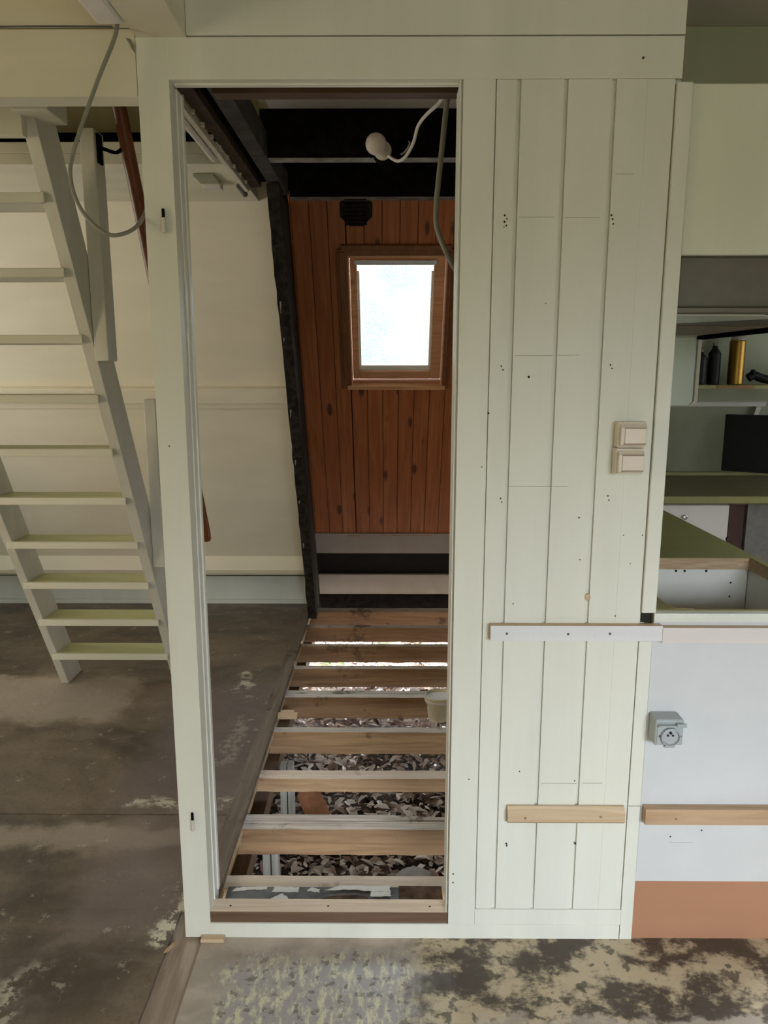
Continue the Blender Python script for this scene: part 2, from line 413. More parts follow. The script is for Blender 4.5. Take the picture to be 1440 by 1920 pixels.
m.box(-.56, -.5, 1.83, 4.5, -.10, -.045, 1)
struct('trim_1', m, [M_chip, M_sillf], 'raw wooden edge of the floor sheet along the open joists', 'floor edge')
m = MB().box(-.545, -.489, 1.84, 4.55, 0, .0012)
struct('trim_2', m, [wood('floor_margin_strip', (.12, .088, .066), (.20, .155, .125), 'y', 1, .5, dark=(.07, .05, .04))], 'brown margin board at the edge of the floor hole', 'floor edge')

# ---- ground outside and below
m = MB()
nx, ny = 40, 60
gx = lambda i: -3.6 + 6.6 * i / nx
gy = lambda j: 1.6 + 12.4 * (j / ny) ** 1.6
vs = [(gx(i), gy(j), -.49 + .018 * math.sin(gx(i) * 7 + gy(j) * 3) + .016 * math.sin(gy(j) * 9 - gx(i) * 4)) for j in range(ny + 1) for i in range(nx + 1)]
m.add(vs, [(j * (nx + 1) + i, j * (nx + 1) + i + 1, (j + 1) * (nx + 1) + i + 1, (j + 1) * (nx + 1) + i) for j in range(ny) for i in range(nx)])
g = struct('ground', m, [M_ground], 'bare soil under the missing floor, turning to bright grass outside', 'ground')
m = MB()
def leaf(mb, x, y, z, s, rnd):
    a = rnd.uniform(0, 6.28); t1 = rnd.uniform(-.55, .75); t2 = rnd.uniform(-.6, .6)
    rot = Matrix.Translation((x, y, z)) @ Matrix.Rotation(a, 4, 'Z') @ Matrix.Rotation(t1, 4, 'X') @ Matrix.Rotation(t2, 4, 'Y')
    c = rnd.uniform(.1, .6) * s; wd = rnd.uniform(.3, .55) * s
    P = [(-s, 0, c * .5), (-s * .3, -wd, c), (s * .5, -wd * .7, c * .6), (s, 0, -c * .2), (s * .45, wd * .8, c * .8), (-s * .4, wd, c * .9), (0, 0, 0)]
    mb.x = rot; mb.add(P, [(0, 1, 6), (1, 2, 6), (2, 3, 6), (3, 4, 6), (4, 5, 6), (5, 0, 6)]); mb.x = None
rnd = random.Random(5)
for i in range(9000):
    y = 1.85 + 3.6 * rnd.random() ** 1.3; x = rnd.uniform(-.75, .95)
    leaf(m, x, y, -.475 + rnd.random() * .05 + .02 * math.sin(x * 9 + y * 5), rnd.uniform(.012, .036), rnd)
o = obj('leaf_litter', m, M_leaf, origin=(0, 3, -.49)); tag(o, 'dry brown leaves lying on the soil under the joists', 'leaves', None, 'stuff')

# ---- partition wall with the grooved panel
m = MB()
m.box(-.536, -.469, D, D + .055, .0, 2.162)                       # left post
m.box(-.536, .6065, D - .001, D + .06, .0, .042)                    # bottom rail
m.box(-.469, .62, D + .0, D + .035, 2.080, 2.162)                  # head board
m.box(.157, .226, D, D + .055, .042, 2.080)                       # right post
m.box(.226, .62, D + .008, D + .045, .042, 2.080)                 # backing
for a, b in ((.2285, .2710), (.2805, .3710), (.3805, .4735), (.4830, .6065)):
    m.box(a, b, D + .0008, D + .02, .088, 2.0795)
m.box(.2265, .62, D + .0004, D + .02, .042, .0865)                # foot rail of the panel
m.box(.548, .606, D + .0001, D + .02, .0885, 2.0790)
def dot(mb, x, z, r=.0022, mi=1, y=D):
    vs = [(x + r * math.cos(t * math.pi / 4), y - .0006, z + r * 1.1 * math.sin(t * math.pi / 4)) for t in range(8)]
    vs += [(a, y + .004, c) for a, b, c in vs]
    mb.add(vs, [tuple(range(8))] + [(i, (i + 1) % 8, 8 + (i + 1) % 8, 8 + i) for i in range(8)], mi)
holes = [(.253, 1.806, 1), (.258, 1.799, .8), (.253, 1.793, 1.1), (.257, 1.785, .9), (.252, 1.782, .6), (.486, 1.806, 1), (.489, 1.798, .9), (.491, 1.788, .8),
         (.255, 1.482, .9), (.259, 1.474, .9), (.318, 1.458, 1.3), (.502, 1.485, .9), (.506, 1.477, .8), (.262, 1.178, .9), (.265, 1.169, .8),
         (.513, 1.184, .9), (.516, 1.174, .8), (.448, 1.132, .9), (.229, 1.376, 1), (.216, 1.252, .7), (.455, 1.03, .7), (.30, .92, .7), (.547, .89, .8),
         (.33, .48, .8), (.47, .455, .8), (.303, .278, 1.2), (.304, .272, 1.1), (.480, .278, 1), (.203, .458, .8), (.555, 1.09, .7), (.60, 1.09, .8), (.575, 1.02, .7), (.535, 2.12, 1.2),
         (.168, .19, 1), (.168, .165, 1), (.35, 1.62, .5), (-.51, 1.30, .8)]
for x, z, r in holes: dot(m, x, z, .0021 * r)
for x0, x1, z in ((.285, .37, 1.505), (.382, .43, 1.506), (.284, .36, 1.802), (.384, .46, 1.801), (.28, .42, 1.206), (.385, .475, .447), (.49, .54, .448), (.49, .53, 1.89)):
    m.box(x0, x1, D + .0002, D + .002, z, z + .0011, 2)
dot(m, .478, .937, .008, 3)
struct('wall_middle', m, [M_wall, M_hole, M_crack, M_batten], 'cream painted partition with a vertical grooved board panel beside the doorway', 'wall', .0012)
# beam and boards over the doorway
m = MB().box(-.4275, .62, D - .002, D + .06, 2.165, 2.36)
struct('trim_3', m, [M_wall], 'wide cream fascia board above the doorway head', 'fascia', .001)
m = MB().box(-3.1, -.537, D - .001, D + .06, 2.047, 2.178).box(-3.1, -.54, D + .001, D + .06, 2.181, 2.36)
struct('trim_4', m, [M_fascia], 'cream fascia board above the ladder stair', 'fascia', .001)
m = MB().box(-.535, -.428, -2.0, D + .02, 2.162, 2.355)
struct('ceiling_beam', m, [M_fascia], 'cream ceiling beam running forward from the doorway corner', 'beam', .002)
m = MB().box(.609, .643, D - .006, D + .03, .899, 2.072)
struct('trim_5', m, [M_wall], 'narrow cream upright board on the right edge of the partition', 'trim', .0025)
m = MB().box(.6085, .640, D - .001, D + .03, .0, .385).box(.6085, .640, D - .001, D + .03, .387, .826)
m.box(.611, .634, D + .004, D + .012, .873, .897, 1)
struct('trim_6', m, [M_wall, M_hole], 'short white upright board below the long batten', 'trim', .0008)
# door lining
m = MB()
m.box(-.4735, -.469, D + .0555, D + .10, .042, 2.083).box(-.4835, -.4725, D + .004, D + .07, .042, 2.09)
m.box(-.4690, -.4645, D + .085, D + .102, .075, 2.078)
m.box(.152, .157, D + .03, D + .10, .075, 2.083).box(-.4645, .152, D + .02, D + .036, 2.076, 2.083)
m.box(.150, .1525, D - .001, D + .02, .078, 2.078)
m.box(-.469, -.4655, D + .046, D + .054, .075, 2.078)
dl = struct('door_1', m, [paint('door_lining_paint', (.74, .73, .68), .03, .35)], 'white painted lining of the narrow open doorway', 'door frame', .0012)
# loft and hall ceilings
struct('ceiling', MB().box(-3.1, 2.7, -2.1, D + .06, 2.355, 2.42), [M_ceil], 'plain ceiling of the front room', 'ceiling')
struct('ceiling', MB().box(.62, 2.7, D + .06, 4.2, 2.337, 2.42), [M_ceil], 'ceiling over the kitchen corner', 'ceiling')
struct('ceiling', MB().box(-.42, .60, D + .06, 3.42, 2.3735, 2.42), [M_ceil], 'cream boards above the black beams of the small room', 'ceiling')
m = MB().box(-3.1, -.575, 2.88, 3.478, 2.21, 2.248).box(-3.1, -.575, 2.878, 3.44, 2.2485, 2.286)
struct('ceiling', m, [M_fascia], 'edge and underside of the loft floor beyond the stairwell', 'loft floor', .002)
struct('ceiling', MB().box(-3.1, .60, 1.6, 4.0, 3.3, 3.36), [M_loft], 'dark roof closing the loft', 'ceiling')
struct('wall_loft', MB().box(-3.1, -.42, D + .0, D + .05, 2.36, 3.32).box(-.47, -.42, D, 3.4, 2.421, 3.3), [M_loft], 'dark inner wall of the loft', 'wall')

# ---- sloping walls
m = MB(); m.x = SLM
m.box(-3.1, -.487, -.02, 0, .262, 2.612).box(-3.1, -.487, -.02, 0, 2.614, 3.9, 1)
struct('wall_slope_stairs', m, [M_slope, M_loft], 'cream sloping wall behind the ladder stair', 'wall')
m = MB(); m.x = SLM
m.box(-3.1, -.49, 0, .035, 1.50, 1.585)          # horizontal ledge
m.box(-3.1, -.49, 0, .012, 1.455, 1.498)
m.box(-3.1, -.49, .0, .03, 2.60, 2.79, 1)
struct('trim_7', m, [M_slope, M_black], 'horizontal batten across the cream sloping wall', 'trim', .003)
m = MB().box(-3.1, -.49, 4.535, 4.64, .205, .236, 0)
m.prism([(4.535, .2365), (4.51, .335), (4.492, .345), (4.445, .262), (4.455, .2365)], 'x', -3.1, -.49)
m.box(-3.1, -.49, 4.60, 4.64, .028, .2045, 1).box(-3.1, -.49, 4.590, 4.61, 0.0, .028, 1)
struct('baseboard_back', m, [M_slope, paint('kneewall_paint', (.58, .60, .56), .03, .5)], 'low pale grey knee wall and ledge at the foot of the sloping wall', 'knee wall', .002)
# pine lined slope with the roof window opening
WX0, WX1, WS0, WS1 = -.200, .278, 1.592, 2.272
m = MB(); m.x = SLM
bw = .0817; x = -.449
xs = []
a = -10.0
while a < .62:
    if a + bw > -.449: xs.append((max(a, -.449), min(a + bw, .60)))
    a += bw
for a, b in xs:
    cuts = sorted({a, b} | {q for q in (WX0, WX1) if a < q < b})
    for p, q in zip(cuts, cuts[1:]):
        e = .0012
        p2 = p + (e if p == a else 0); q2 = q - (e if q == b else 0)
        if q - p < .004: continue
        if p >= WX0 - 1e-6 and q <= WX1 + 1e-6:
            m.box(p2, q2, -.014, 0, .578, WS0); m.box(p2, q2, -.014, 0, WS1, 2.55)
        else: m.box(p2, q2, -.014, 0, .578, 2.55)
pw = obj('wall_slope_pine', m, [M_pine], None, .0018, origin=SLM @ Vector((0, 0, 0)))
# keep the grain along the slope: bake the rotation into the object so that object space follows the boards
rot = Matrix(((1, 0, 0), (0, -NY, UY), (0, -NZ, UZ)))
for v in pw.data.vertices: v.co = rot.inverted() @ v.co
pw.rotation_euler = rot.to_euler()
tag(pw, 'red brown stained pine boards lining the sloping wall around the skylight', 'wall', None, 'structure')
m = MB(); m.x = SLM
m.box(-3.1, WX0, -.11, -.021, -.1, 3.95).box(WX1, 2.7, -.11, -.021, -.1, 3.95)
m.box(WX0, WX1, -.11, -.021, -.1, WS0).box(WX0, WX1, -.11, -.021, WS1, 3.95)
struct('roof', m, [M_roof], 'dark outer roof slope behind the boards', 'roof')
m = MB(); m.x = SLM
m.box(.62, 2.7, -.02, 0, .25, 2.7)
struct('wall_slope_kitchen', m, [M_olive], 'dull green sloping wall behind the kitchen corner', 'wall')
# exposed planks where the knee wall was removed
m = MB()
m.x = SLM
m.box(-.449, .56, -.0205, -.004, -.085, .044, 1); m.box(-.449, .56, -.0205, -.008, .405, .560); m.box(-.449, .56, -.0205, -.008, .045, .222)
struct('wall_knee', m, [M_lwall, M_black], 'dusty white planks with black gaps under the pine lining', 'wall', .001)
m = MB(); m.x = SLM
m.box(-.449, .58, -.004, .006, .567, .5775); m.box(-.25, -.18, -.006, .004, .552, .567, 1); m.box(-.05, .26, -.004, .003, .557, .567, 1)
struct('trim_8', m, [M_lwall, M_joist], 'thin splintered pale edge below the pine boards', 'trim', .001)
# pantry side wall and room shell
struct('wall_right_inner', MB().box(.56, .60, D + .06, 4.62, 0, 2.37), [M_olive], 'side wall between the small room and the kitchen', 'wall')
struct('wall_left', MB().box(-3.16, -3.1, -2.1, 2.0, 0, 3.4).box(-3.16, -3.1, 3.9, 4.7, -.0, 3.4).box(-3.16, -3.1, 2.0, 3.9, 0, .7).box(-3.16, -3.1, 2.0, 3.9, 2.0, 3.4), [M_slope], 'cream side wall beyond the stair', 'wall')
struct('wall_right', MB().box(2.7, 2.76, -2.1, 2.4, 0, 2.42).box(2.7, 2.76, 3.6, 4.7, 0, 2.42).box(2.7, 2.76, 2.4, 3.6, 0, 1.0).box(2.7, 2.76, 2.4, 3.6, 1.9, 2.42), [M_wall], 'cream kitchen side wall', 'wall')
m = MB().box(-3.16, .4, -2.16, -2.1, 0, 2.42).box(2.0, 2.76, -2.16, -2.1, 0, 2.42).box(.4, 2.0, -2.16, -2.1, 0, 1.0).box(.4, 2.0, -2.16, -2.1, 2.0, 2.42)
struct('wall_front', m, [M_wall], 'cream wall with the large window of the front room', 'wall')
for nm, bx, ax in (('window_2', (.4, 2.0, -2.15, -2.11, 1.0, 2.0), 'y'), ('window_3', (-3.15, -3.11, 2.0, 3.9, .7, 2.0), 'x'), ('window_4', (2.71, 2.75, 2.4, 3.6, 1.0, 1.9), 'x')):
    x0, x1, y0, y1, z0, z1 = bx; t = .05
    t0 = thing(nm, {'window_2': 'white framed window of the front room behind the viewer', 'window_3': 'white framed window beside the ladder stair', 'window_4': 'white framed kitchen window'}[nm], 'window', ((x0 + x1) / 2, (y0 + y1) / 2, z0), kind='structure')
    m = MB().box(x0, x1, y0, y1, z0, z0 + t).box(x0, x1, y0, y1, z1 - t, z1)
    if ax == 'y': m.box(x0, x0 + t, y0, y1, z0 + t, z1 - t).box(x1 - t, x1, y0, y1, z0 + t, z1 - t).box((x0 + x1) / 2 - .025, (x0 + x1) / 2 + .025, y0, y1, z0 + t, z1 - t)
    else: m.box(x0, x1, y0, y0 + t, z0 + t, z1 - t).box(x0, x1, y1 - t, y1, z0 + t, z1 - t)
    obj('window_frame', m, [M_white], t0)
    if ax == 'y': m = MB().box(x0 + t, x1 - t, (y0 + y1) / 2, (y0 + y1) / 2 + .004, z0 + t, z1 - t)
    else: m = MB().box((x0 + x1) / 2, (x0 + x1) / 2 + .004, y0 + t, y1 - t, z0 + t, z1 - t)
    obj('pane', m, [M_glass], t0)

# ---- roof window
wt_ = thing('window_1', 'pine framed skylight with misted glass in the pine slope', 'window', tuple(slp(.04, 1.55)), kind='structure')
m = MB(); m.x = SLM
m.box(-.245, WX0 + .008, 0, .012, 1.575, 2.30).box(WX1 - .006, .305, 0, .012, 1.575, 2.30).box(-.222, .286, 0, .020, 2.300, 2.322).box(-.245, .305, 0, .012, 2.275, 2.298)
m.box(-.232, -.205, .012, .018, 1.575, 2.29).box(.283, .293, .012, .018, 1.575, 2.29)
obj('casing', m, [M_trimw], wt_, .004)
m = MB(); m.x = SLM
m.box(WX0, WX0 + .012, -.10, .010, WS0, WS1).box(WX1 - .012, WX1, -.10, .010, WS0, WS1).box(WX0 + .012, WX1 - .012, -.10, .010, WS1 - .012, WS1).box(WX0 - .014, WX1 + .014, -.065, .02, WS0 - .018, WS0 + .004, 0).box(WX0, WX1, -.065, -.02, WS0 + .004, WS0 + .016)
obj('reveal', m, [M_wframe], wt_, .002)
m = MB(); m.x = SLM
m.box(WX0 + .014, -.152, -.075, -.03, WS0 + .02, WS1 - .02).box(.212, WX1 - .014, -.075, -.03, WS0 + .02, WS1 - .02)
m.box(-.152, .212, -.075, -.03, 2.212, WS1 - .02).box(-.152, .212, -.075, -.03, WS0 + .02, 1.655)
obj('sash', m, [M_wframe], wt_, .003)
m = MB(); m.x = SLM
m.box(-.165, .225, -.028, -.012, 2.222, 2.242)
obj('ventilation_bar', m, [M_metal], wt_, .002)
m = MB(); m.x = SLM
m.box(-.151, .211, -.068, -.064, 1.656, 2.211)
obj('pane', m, [M_wet], wt_)
m = MB(); m.x = SLM
m.box(-.1515, -.142, -.062, -.045, 1.656, 2.18).box(.202, .2115, -.062, -.045, 1.656, 2.18).box(-.142, .202, -.062, -.045, 1.656, 1.682)
obj('glazing_bead', m, [paint('white_bead', (.95, .95, .96), .01, .3)], wt_, .001)

# =================================================================== BEAMS, BATTENS AND JOISTS OF THE SMALL ROOM
m = MB().box(-.455, .555, 2.81, 2.87, 2.212, 2.3725, 0, mats=[1, 0, 0, 0, 0, 0])
M_bedge = plain('grey_beam_underside', (.20, .19, .185), .6, var=.4, scale=18)  # paler grey on the bottom face of the black beams
tag(obj('ceiling_beam', m, [M_black, M_bedge]), 'black cross beam behind the bare bulb', 'beam', 'black cross beams')
m = MB().box(-.43, .555, 3.405, 3.475, 2.212, 2.3725, 0, mats=[1, 0, 0, 0, 0, 0])
tag(obj('ceiling_beam', m, [M_black, M_bedge]), 'black cross beam farthest back, meeting the pine slope', 'beam', 'black cross beams')
m = MB().box(-.485, -.43, D + .10, 3.36, 2.208, 2.30)
tag(obj('ceiling_beam', m, [M_tar], bevel=.003), 'tarred grey beam running from the doorway head to the sloping wall', 'beam')
m = MB().box(-.565, -.522, D + .07, 3.22, 2.208, 2.30).box(-.522, -.485, D + .10, 3.2, 2.235, 2.30, 1)
tag(obj('wall_plate', m, [M_tarb, M_black], bevel=.003), 'dark brown plank with a black gap beside the white cable duct', 'beam')
m = MB().box(-.40, .155, D + .10, D + .14, 2.087, 2.17)
tag(obj('ceiling_batten', m, [wood('dark_batten', (.07, .035, .02), (.11, .06, .035), 'x')]), 'dark brown batten just behind the doorway head', 'batten')
# charred batten down the slope (remains of the removed partition)
m = MB()
rj = random.Random(3)
N_ = 40
vs = []; fs = []
for i in range(N_ + 1):
    t = i / N_; z = 0.0 + 2.20 * t; y = 4.30 - z / 1.857
    jl = rj.uniform(-.003, .003); jr = rj.uniform(-.002, .002)
    vs += [(-.487 + jl, y, z), (-.437 + jr, y, z), (-.437 + jr, y + .10, z), (-.487 + jl, y + .10, z)]
for i in range(N_):
    b = i * 4
    for k in range(4): fs.append((b + k, b + (k + 1) % 4, b + 4 + (k + 1) % 4, b + 4 + k))
fs += [(0, 1, 2, 3), (N_ * 4, N_ * 4 + 1, N_ * 4 + 2, N_ * 4 + 3)]
m.add(vs, fs)
m.x = None
for z, h in ((1.0, .03), (1.25, .04), (.50, .035), (1.72, .05), (1.60, .02), (.78, .02)):
    y = 4.30 - z / 1.857
    m.add([(-.478, y - .0015, z), (-.472, y - .0015, z + .2 * h), (-.470, y - .0015 - h / 1.857, z + h), (-.477, y - .0015 - h / 1.857, z + h)], [(0, 1, 2, 3)], 1)
tag(obj('wall_stud', m, [plain('charred_stud', (.022, .018, .015), .8, var=.6, scale=30, bump=.6, spec=.15), M_lwall]), 'charred black batten leaning along the slope between cream and pine walls', 'stud')
# filler between stud and the boards
m = MB()
m.prism([(4.40, 0), (4.58, 0), (4.60, .18), (3.50, 2.20), (3.22, 2.20)], 'x', -.4868, -.450)
tag(obj('wall_stud', m, [plain('dark_partition_edge', (.03, .02, .016), .85, var=.4)]), 'dark wooden edge packed between the charred batten and the roof boards', 'stud')

JO = [  # y0, y1, label
    (1.942, 1.998, .09, 'pale floor joist next to the paper covered board, nearest the doorway', 1),
    (2.228, 2.262, .095, 'floor joist with peeling brown side, second from the doorway', 0),
    (2.540, 2.600, .055, 'shallow light planed floor joist, third from the doorway', 1),
    (2.905, 2.950, .10, 'floor joist with a dark rotten spot in its middle', 0),
    (3.245, 3.282, .105, 'floor joist that the cream bucket hangs against', 0),
    (3.585, 3.625, .10, 'floor joist just beyond the bucket joist', 0),
    (3.900, 3.940, .095, 'floor joist third from the sloping wall', 0),
    (4.205, 4.260, .09, 'pale topped floor joist second from the sloping wall', 0),
    (4.500, 4.580, .10, 'farthest floor joist under the white planks', 0)]
for (y0, y1, h, lab, lt) in JO:
    m = MB(); z1 = -.024; ns = 22
    vs = []; fs = []; mi = []
    rj = random.Random(int(y0 * 1000))
    for i in range(ns + 1):
        x = -.52 + (1.08) * i / ns
        w0 = rj.uniform(-.0015, .0015); w1 = rj.uniform(-.0015, .0015)
        vs += [(x, y0 + w0, z1 - h + w1), (x, y1, z1 - h), (x, y1 + w1, z1), (x, y0 + w0, z1 + rj.uniform(-.0012, .0008))]
    for i in range(ns):
        b = i * 4
        for k in range(4):
            fs.append((b + k, b + (k + 1) % 4, b + 4 + (k + 1) % 4, b + 4 + k)); mi.append(1 if k == 2 else 0)
    fs += [(0, 1, 2, 3), (ns * 4, ns * 4 + 1, ns * 4 + 2, ns * 4 + 3)]; mi += [0, 0]
    m.add(vs, fs, mi)
    tag(obj('floor_joist', m, [M_joistl if lt else M_joist, M_jtop if not lt else M_joistt], bevel=.0015), lab, 'joist', 'exposed floor joists')
m = MB().box(-.50, .555, 2.264, 2.274, -.09, -.025).box(-.50, .02, 2.280, 2.305, -.08, -.020).add([(.02, 2.28, -.022), (.02, 2.305, -.022), (.52, 2.288, -.03), (.02, 2.28, -.07), (.02, 2.305, -.07), (.52, 2.288, -.06)], [(0, 1, 2), (3, 4, 5), (0, 2, 5, 3), (1, 4, 5, 2), (0, 3, 4, 1)])
tag(obj('sister_board', m, [M_jtop]), 'split grey board fixed behind the second joist', 'board')
m = MB().box(-.50, .555, 3.286, 3.292, -.09, -.026).box(-.50, .555, 3.296, 3.325, -.10, -.026)
tag(obj('sister_board', m, [M_jtop]), 'white topped board doubled behind the bucket joist', 'board')
# sill plank, roofing board and paper
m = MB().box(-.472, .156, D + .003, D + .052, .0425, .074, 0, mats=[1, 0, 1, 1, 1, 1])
for x in (-.42, -.16, .11): m.lathe([(.003, 0), (.003, .0006)], (x, D + .025, .0738), mi=2, seg=10)
tag(obj('threshold_plank', m, [M_sill, M_sillf, M_hole], bevel=.002), 'raw wooden plank lying across the doorway threshold', 'plank')
m = MB().box(-.470, .156, D + .058, 1.9405, -.05, -.018)
m.box(.03, .156, D + .06, 1.94, -.019, -.013, 1)
m.prism([(-.20, 1.885), (-.16, 1.90), (-.09, 1.905), (-.06, 1.895), (-.07, 1.875), (-.14, 1.868)], 'z', -.0185, -.0150, 1)
tag(obj('roofing_board', m, [M_slate, M_soil], bevel=.003), 'grey roofing covered board between the threshold and the first joist', 'board')
def scrap(pts, z, lab):
    m = MB(); rj = random.Random(len(lab)); P = []
    for i in range(len(pts)):
        a = Vector(pts[i]); b = Vector(pts[(i + 1) % len(pts)])
        for k in range(6):
            q = a.lerp(b, k / 6); P.append((q.x + rj.uniform(-.0025, .0025), q.y + rj.uniform(-.002, .002)))
    m.prism(P, 'z', z, z + .0012)
    tag(obj('paper_scrap', m, [M_paper]), lab, 'paper scrap', 'torn paper scraps on the grey board')
zz = -.0178
scrap([(-.187, 1.918), (-.139, 1.938), (.004, 1.938), (.006, 1.912), (-.051, 1.914), (-.10, 1.921)], -.0124, 'widest torn white newspaper scrap with print')
scrap([(-.051, 1.893), (.008, 1.893), (.006, 1.9115), (-.050, 1.9125)], -.0125, 'square torn newspaper scrap below the widest one')
scrap([(-.455, 1.918), (-.40, 1.925), (-.357, 1.927), (-.355, 1.937), (-.41, 1.938), (-.445, 1.933)], zz, 'crusty white scrap at the left end of the board')
scrap([(-.337, 1.916), (-.262, 1.914), (-.262, 1.937), (-.335, 1.938)], zz, 'small oblong white scrap left of the middle')
scrap([(-.238, 1.922), (-.20, 1.914), (-.203, 1.928), (-.225, 1.937)], zz, 'tiny white scrap beside the widest newspaper piece')
scrap([(-.348, 1.872), (-.279, 1.872), (-.290, 1.893), (-.307, 1.909), (-.328, 1.898)], zz, 'white peaked scrap touching the threshold plank')
scrap([(-.004, 1.866), (.028, 1.866), (.016, 1.878), (-.002, 1.884)], zz, 'little white scrap by the brown fibre patch')
# posts, bricks and stones under the floor
for (x, y, lab) in ((-.425, 2.05, 'grey weathered post under the nearest joists'), (-.43, 2.42, 'wide grey weathered post under the planed joist'), (-.42, 2.80, 'grey weathered post farthest under the floor')):
    m = MB().box(x - .028, x - .002, y, y + .05, -.52, -.125).box(x + .002, x + .026, y + .01, y + .055, -.52, -.125)
    tag(obj('foundation_post', m, [M_pier], bevel=.002), lab, 'post', 'posts under the joists')
m = MB().box(-.52, -.46, 1.9, 4.6, -.20, -.13)
tag(obj('floor_bearer', m, [wood('bearer_wood', (.10, .055, .03), (.17, .10, .055), 'y')]), 'dark bearer running under the left joist ends', 'bearer')
m = MB(); m.x = Matrix.Translation((-.32, 2.98, -.44)) @ Matrix.Rotation(R(35), 4, 'Z') @ Matrix.Rotation(R(38), 4, 'X')
m.box(-.045, .045, -.10, .10, -.03, .03)
tag(obj('brick', m, [M_brick], bevel=.006), 'orange brick tilted in the leaves', 'brick')
m = MB()
pr = [(.11 * math.cos(R(a)), .09 * math.sin(R(a))) for a in range(10, 171, 16)] + [(.095 * math.cos(R(a)), .076 * math.sin(R(a))) for a in range(170, 9, -16)]
m.x = Matrix.Translation((.07, 2.42, -.46)) @ Matrix.Rotation(R(-25), 4, 'Z') @ Matrix.Rotation(R(-12), 4, 'X')
m.prism(pr, 'y', -.12, .12)
tag(obj('ridge_tile', m, [M_stone]), 'grey curved roof tile lying in the leaves', 'tile')
for (x, y, s, lab) in ((-.10, 2.50, .055, 'dark stone in the leaves beside the grey tile'), (-.33, 2.52, .04, 'brown stone near the grey posts'), (-.05, 3.15, .05, 'half buried stone below the joist with the rotten spot')):
    m = MB(); rj = random.Random(int(s * 1000)); seg = 10
    vs = [(x, y, -.46 + s)]; 
    for j in range(1, 6):
        for k in range(seg):
            th = math.pi * j / 6; ph = 2 * math.pi * k / seg; r = s * rj.uniform(.8, 1.15)
            vs.append((x + r * 1.3 * math.sin(th) * math.cos(ph), y + r * math.sin(th) * math.sin(ph), -.46 + r * .8 * math.cos(th)))
    vs.append((x, y, -.46 - s)); fs = [(0, 1 + k, 1 + (k + 1) % seg) for k in range(seg)]
    for j in range(4):
        for k in range(seg): fs.append((1 + j * seg + k, 1 + j * seg + (k + 1) % seg, 1 + (j + 1) * seg + (k + 1) % seg, 1 + (j + 1) * seg + k))
    fs += [(51, 41 + (k + 1) % seg, 41 + k) for k in range(seg)]
    m.add(vs, fs); tag(obj('stone', m, [M_stone], smooth=True), lab, 'stone', 'stones in the leaves')
# offcut on the floor edge, wedge under the post
m = MB().box(-.50, -.40, 3.02, 3.05, -.024, -.004).box(-.48, -.42, 3.06, 3.09, -.03, -.012)
tag(obj('wood_offcut', m, [M_batten], bevel=.001), 'pale wooden offcut at the ragged floor edge', 'offcut')
m = MB().box(-.492, -.43, D - .022, D - .002, 0, .010)
tag(obj('wood_wedge', m, [M_batten], bevel=.002), 'small wooden wedge on the floor below the white bottom rail', 'wedge')
m = MB().prism([(-.575, 1.675), (-.560, 1.70), (-.554, 1.698), (-.566, 1.670), (-.578, 1.662)], 'z', 0, .003)
tag(obj('wood_splinter', m, [M_joistl]), 'wood splinter on the floor by the foot of the white post', 'splinter')
# bucket
bt = thing('bucket', 'small dirty cream plastic bucket resting between joists at the right jamb', 'bucket', (.23, 3.18, -.115))
m = MB().lathe([(.045, 0), (.048, .004), (.060, .105), (.064, .106), (.064, .118), (.060, .118), (.057, .1), (.044, .008), (.001, .007)], (.23, 3.18, -.095), seg=32)
obj('bucket_body', m, [M_bucket], bt, smooth=True)
m = MB().lathe([(.0655, .094), (.067, .099), (.0655, .104)], (.23, 3.18, -.095), seg=32)
obj('rim', m, [M_whcable], bt, smooth=True)
m = MB().tube([(.23 + .066 * math.cos(t), 3.18 + .01 - .066 * math.sin(t) * .9, .003 - .035 * math.sin(t)) for t in [math.pi * k / 12 for k in range(13)]], .0015, 6)
obj('handle', m, [M_metal], bt)

# =================================================================== LADDER STAIR
def SY_(z): return 3.33 - .509 * z
st = thing('ladder_stair', 'steep cream painted ladder stair with open treads leading to the loft', 'stair', (-1.28, 3.2, 0))
for (x0, x1) in ((-1.572, -1.537), (-1.034, -.9935)):
    y = lambda z, o: SY_(z) + .015 + o
    m = MB().prism([(y(0, 0), 0), (y(0, .155), 0), (y(2.22, .155), 2.22), (y(2.22, 0), 2.22)], 'x', x0, x1)
    obj('stringer', m, [M_string], st, .002)
for i in range(11):
    z = .19 + .2 * i
    y0 = SY_(z)
    m = MB()
    if i < 10: m.box(-1.5365, -1.0345, y0 + .015, y0 + .15, z - .028, z, 0, mats=[0, 1, 0, 0, 0, 0]); m.box(-1.552, -1.018, y0, y0 + .0145, z - .028, z - .0003, 0)
    else: m.box(-1.55, -1.018, y0, y0 + .03, z - .075, z + .02)
    obj('tread', m, [M_stair, M_tread], st, .002)
m = MB().box(-1.03, -.928, SY_(2.2) - .03, SY_(2.2) + .10, 2.168, 2.25)
obj('top_block', m, [M_stair], st, .003)
hr = thing('handrail', 'red brown handrail on cream upright posts beside the ladder stair', 'handrail', (-.9, 3.0, .66))
P0 = Vector((-.865, 3.44, .69)); P1 = Vector((-.865, 2.40, 2.62)); dr = (P1 - P0).normalized()
m = MB().tube([P0 - dr * .012, P0 - dr * .004, P0 + dr * .05, P1], [.010, .020, .023, .023], 14)
obj('rail', m, [M_rail], hr, smooth=True)
